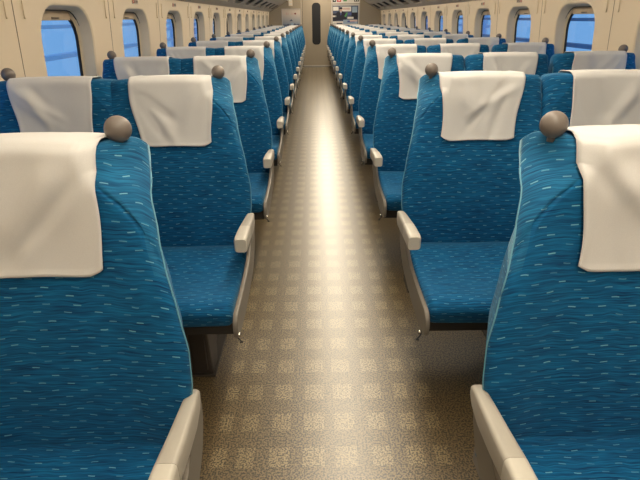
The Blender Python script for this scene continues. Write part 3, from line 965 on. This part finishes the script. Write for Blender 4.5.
# an office behind, a suited figure in front: flat printed shapes
flat(bm, .51, 1.22, 1.13, 1.595, 1, 1)
flat(bm, .52, .67, 1.47, 1.57, 2, 6); flat(bm, .70, 1.02, 1.45, 1.57, 2, 6); flat(bm, 1.05, 1.19, 1.42, 1.565, 2, 7)
flat(bm, .78, .98, 1.49, 1.54, 3, 8)
flat(bm, .51, .60, 1.21, 1.40, 2, 2); flat(bm, .51, .62, 1.31, 1.35, 3, 6)
polyf(bm, [(.58, 1.22), (.58, 1.37), (.63, 1.435), (.70, 1.455), (.78, 1.455), (.86, 1.42), (.90, 1.33), (.88, 1.24)], 3, 2)
ell(bm, .735, 1.495, .038, .052, 4, 3); ell(bm, .735, 1.530, .044, .030, 5, 2)
polyf(bm, [(.71, 1.45), (.76, 1.45), (.74, 1.36)], 4, 6)
polyf(bm, [(.73, 1.44), (.745, 1.44), (.75, 1.37), (.735, 1.35), (.725, 1.37)], 5, 4)
polyf(bm, [(.83, 1.33), (.90, 1.43), (.93, 1.42), (.88, 1.30)], 5, 5)
flat(bm, .93, 1.03, 1.36, 1.42, 3, 4); flat(bm, 1.03, 1.20, 1.26, 1.42, 2, 2); flat(bm, .92, 1.09, 1.26, 1.31, 4, 6)
flat(bm, .51, .80, 1.14, 1.20, 3, 6); flat(bm, .62, .78, 1.14, 1.16, 4, 2); flat(bm, .80, 1.20, 1.13, 1.24, 3, 7)
flat(bm, .92, 1.12, 1.17, 1.215, 4, 4); flat(bm, .99, 1.20, 1.19, 1.235, 5, 8)
o = obj('poster_sheet', bm, [MT['white'], MT['pgrey'], MT['ink'], MT['skin'], MT['pblue'], MT['pgreen'], MT['white'], MT['skyblue'], MT['ppink']], p)
o.matrix_parent_inverse = Matrix.Translation(p.location).inverted()

p = thing('pictogram_sign', 'pale sign strip with red and black pictogram squares above the photo poster', 'sign', (.87, Y_END, 1.65))
bm = bmesh.new(); box(bm, .47, 1.255, Y_END - .012, Y_END - .001, 1.650, 1.86, 0, .002)
flat(bm, .51, .60, 1.685, 1.80, 1, 1); flat(bm, .63, .74, 1.685, 1.80, 1, 2); flat(bm, 1.10, 1.23, 1.69, 1.80, 1, 1)
flat(bm, .655, .715, 1.71, 1.725, 2, 0); flat(bm, .67, .70, 1.735, 1.775, 2, 0); ell(bm, .555, 1.745, .02, .03, 2, 0)
flat(bm, 1.125, 1.15, 1.70, 1.79, 2, 0); flat(bm, 1.18, 1.205, 1.70, 1.79, 2, 0); flat(bm, .80, .90, 1.70, 1.79, 1, 3); flat(bm, .94, 1.06, 1.73, 1.79, 1, 4)
o = obj('sign_board', bm, [MT['white'], MT['ink'], MT['red'], MT['pgreen'], MT['ppink']], p); o.matrix_parent_inverse = Matrix.Translation(p.location).inverted()

# ------------------------------------------------------------------ lights in the ceiling
LW = (.06, .42)
k = 0; y = Y_BACK + .15
GN = ['over the nearest rows', 'second from the camera end', 'third from the camera end', 'fourth from the camera end', 'fifth from the camera end', 'sixth from the camera end', 'seventh from the camera end', 'next to the end wall']
seg = (Y_END - .1 - y) / 8
for k in range(8):
    y0 = y + k * seg + .012; y1 = y + (k + 1) * seg - .012
    t = thing('ceiling_light', 'long warm ceiling light panel above the aisle, %s' % GN[k], 'ceiling light', ((LW[0] + LW[1]) / 2, (y0 + y1) / 2, 2.2), 'light panels above the aisle')
    inv = Matrix.Translation(t.location).inverted()
    bm = bmesh.new(); box(bm, LW[0], LW[1], y0, y1, 2.196, 2.206, 0, .002); o = obj('diffuser', bm, MT['tube'], t); o.matrix_parent_inverse = inv
    bm = bmesh.new()
    for a in ((LW[0] - .03, LW[0] - .001, y0, y1), (LW[1] + .001, LW[1] + .03, y0, y1)): box(bm, a[0], a[1], a[2], a[3], 2.185, 2.262, 0)
    o = obj('housing', bm, MT['ceil'], t); o.matrix_parent_inverse = inv
for side, xx in ((-1, -.78), (1, 1.37)):
    w = 'left' if side < 0 else 'right'
    bm = bmesh.new(); box(bm, xx - .05, xx + .05, Y_BACK + .2, Y_END - .1, 2.075, 2.095, 0, .004)
    tag(obj('cornice_light', bm, MT['tube2']), 'slim light strip along the ceiling edge above the %s luggage rack' % w, 'ceiling light', None)

# ------------------------------------------------------------------ outside: a station at dusk
out_blue = plain('dusk_lit_panel', (.30, .48, .80), .7, var=.10, scale=1.5)
out_pale = plain('pale_painted_steel', (.62, .74, .92), .6)
out_dark = plain('dark_painted_steel', (.16, .22, .36), .6)
for side in (-1, 1):
    sx = -3.9 if side < 0 else 4.6
    w = 'left' if side < 0 else 'right'
    t = thing('platform_fence', 'station platform fence with posts and rails, seen through the %s windows' % w, 'wall', (sx, 6, -.8))
    inv = Matrix.Translation(t.location).inverted()
    bm = bmesh.new(); box(bm, sx - .05, sx + .05, -6, 30, -.9, .45); o = obj('screen_panel', bm, out_blue, t); o.matrix_parent_inverse = inv
    for z in ((1.20, .05), (.78, .06)):
        bm = bmesh.new(); box(bm, sx - .09, sx + .09, -6, 30, z[0], z[0] + z[1]); o = obj('rail', bm, out_pale if z[0] > 1.5 or side < 0 else out_dark, t); o.matrix_parent_inverse = inv
    for j in range(9):
        yy = 2.2 + j * 3.1 + (.8 if side > 0 else 0)
        bm = bmesh.new(); prism(bm, [(yy, -.9), (yy + .07, -.9), (yy + .07, 2.6), (yy, 2.6)], sx + (.15 if side < 0 else -.20), sx + (.20 if side < 0 else -.15), 'x')
        o = obj('post', bm, out_dark if (j + (side > 0)) % 2 else out_pale, t); o.matrix_parent_inverse = inv

for side, sx in ((1, 5.4), (-1, -5.2)):
    t = thing('station_railing', 'pale station railing with close upright bars, beyond the far %s windows' % ('right' if side > 0 else 'left'), 'railing', (sx, 18, -.8))
    inv = Matrix.Translation(t.location).inverted()
    for j in range(10):
        yy = 16.5 + j * 1.25
        bm = bmesh.new(); box(bm, sx - .04, sx + .04, yy, yy + (.34 if j % 3 == 0 else .12), -.8, 2.3); o = obj('upright_bar', bm, out_pale if j % 2 == 0 else out_blue, t); o.matrix_parent_inverse = inv
    for z in (.95, 1.55):
        bm = bmesh.new(); box(bm, sx - .05, sx + .05, 16, 30, z, z + .09); o = obj('rail', bm, out_pale, t); o.matrix_parent_inverse = inv
wd = bpy.data.worlds.new('dusk_sky'); S.world = wd; wd.use_nodes = True
bg = wd.node_tree.nodes['Background']; bg.inputs[0].default_value = (.24, .47, .79, 1); bg.inputs[1].default_value = 1.0

# ------------------------------------------------------------------ camera
p_, y_, r_ = .4337, .0053, .0122
fw0 = Vector((math.sin(y_), math.cos(y_), 0)); R0 = Vector((math.cos(y_), -math.sin(y_), 0)); up0 = Vector((0, 0, 1))
fw = fw0 * math.cos(p_) - up0 * math.sin(p_)
U0 = fw0 * math.sin(p_) + up0 * math.cos(p_)
Rv = R0 * math.cos(r_) - U0 * math.sin(r_)
Uv = U0 * math.cos(r_) + R0 * math.sin(r_)
cam = bpy.data.cameras.new('camera'); co = bpy.data.objects.new('camera', cam); COL.objects.link(co)
m = Matrix((Rv, Uv, -fw)).transposed().to_4x4(); m.translation = Vector((0, 0, 1.31)); co.matrix_world = m
cam.lens = 481 / 640 * 36; cam.sensor_width = 36; cam.clip_start = .05
S.camera = co
S.view_settings.view_transform = 'Standard'; S.view_settings.look = 'None'; S.view_settings.gamma = 1; S.view_settings.exposure = 0
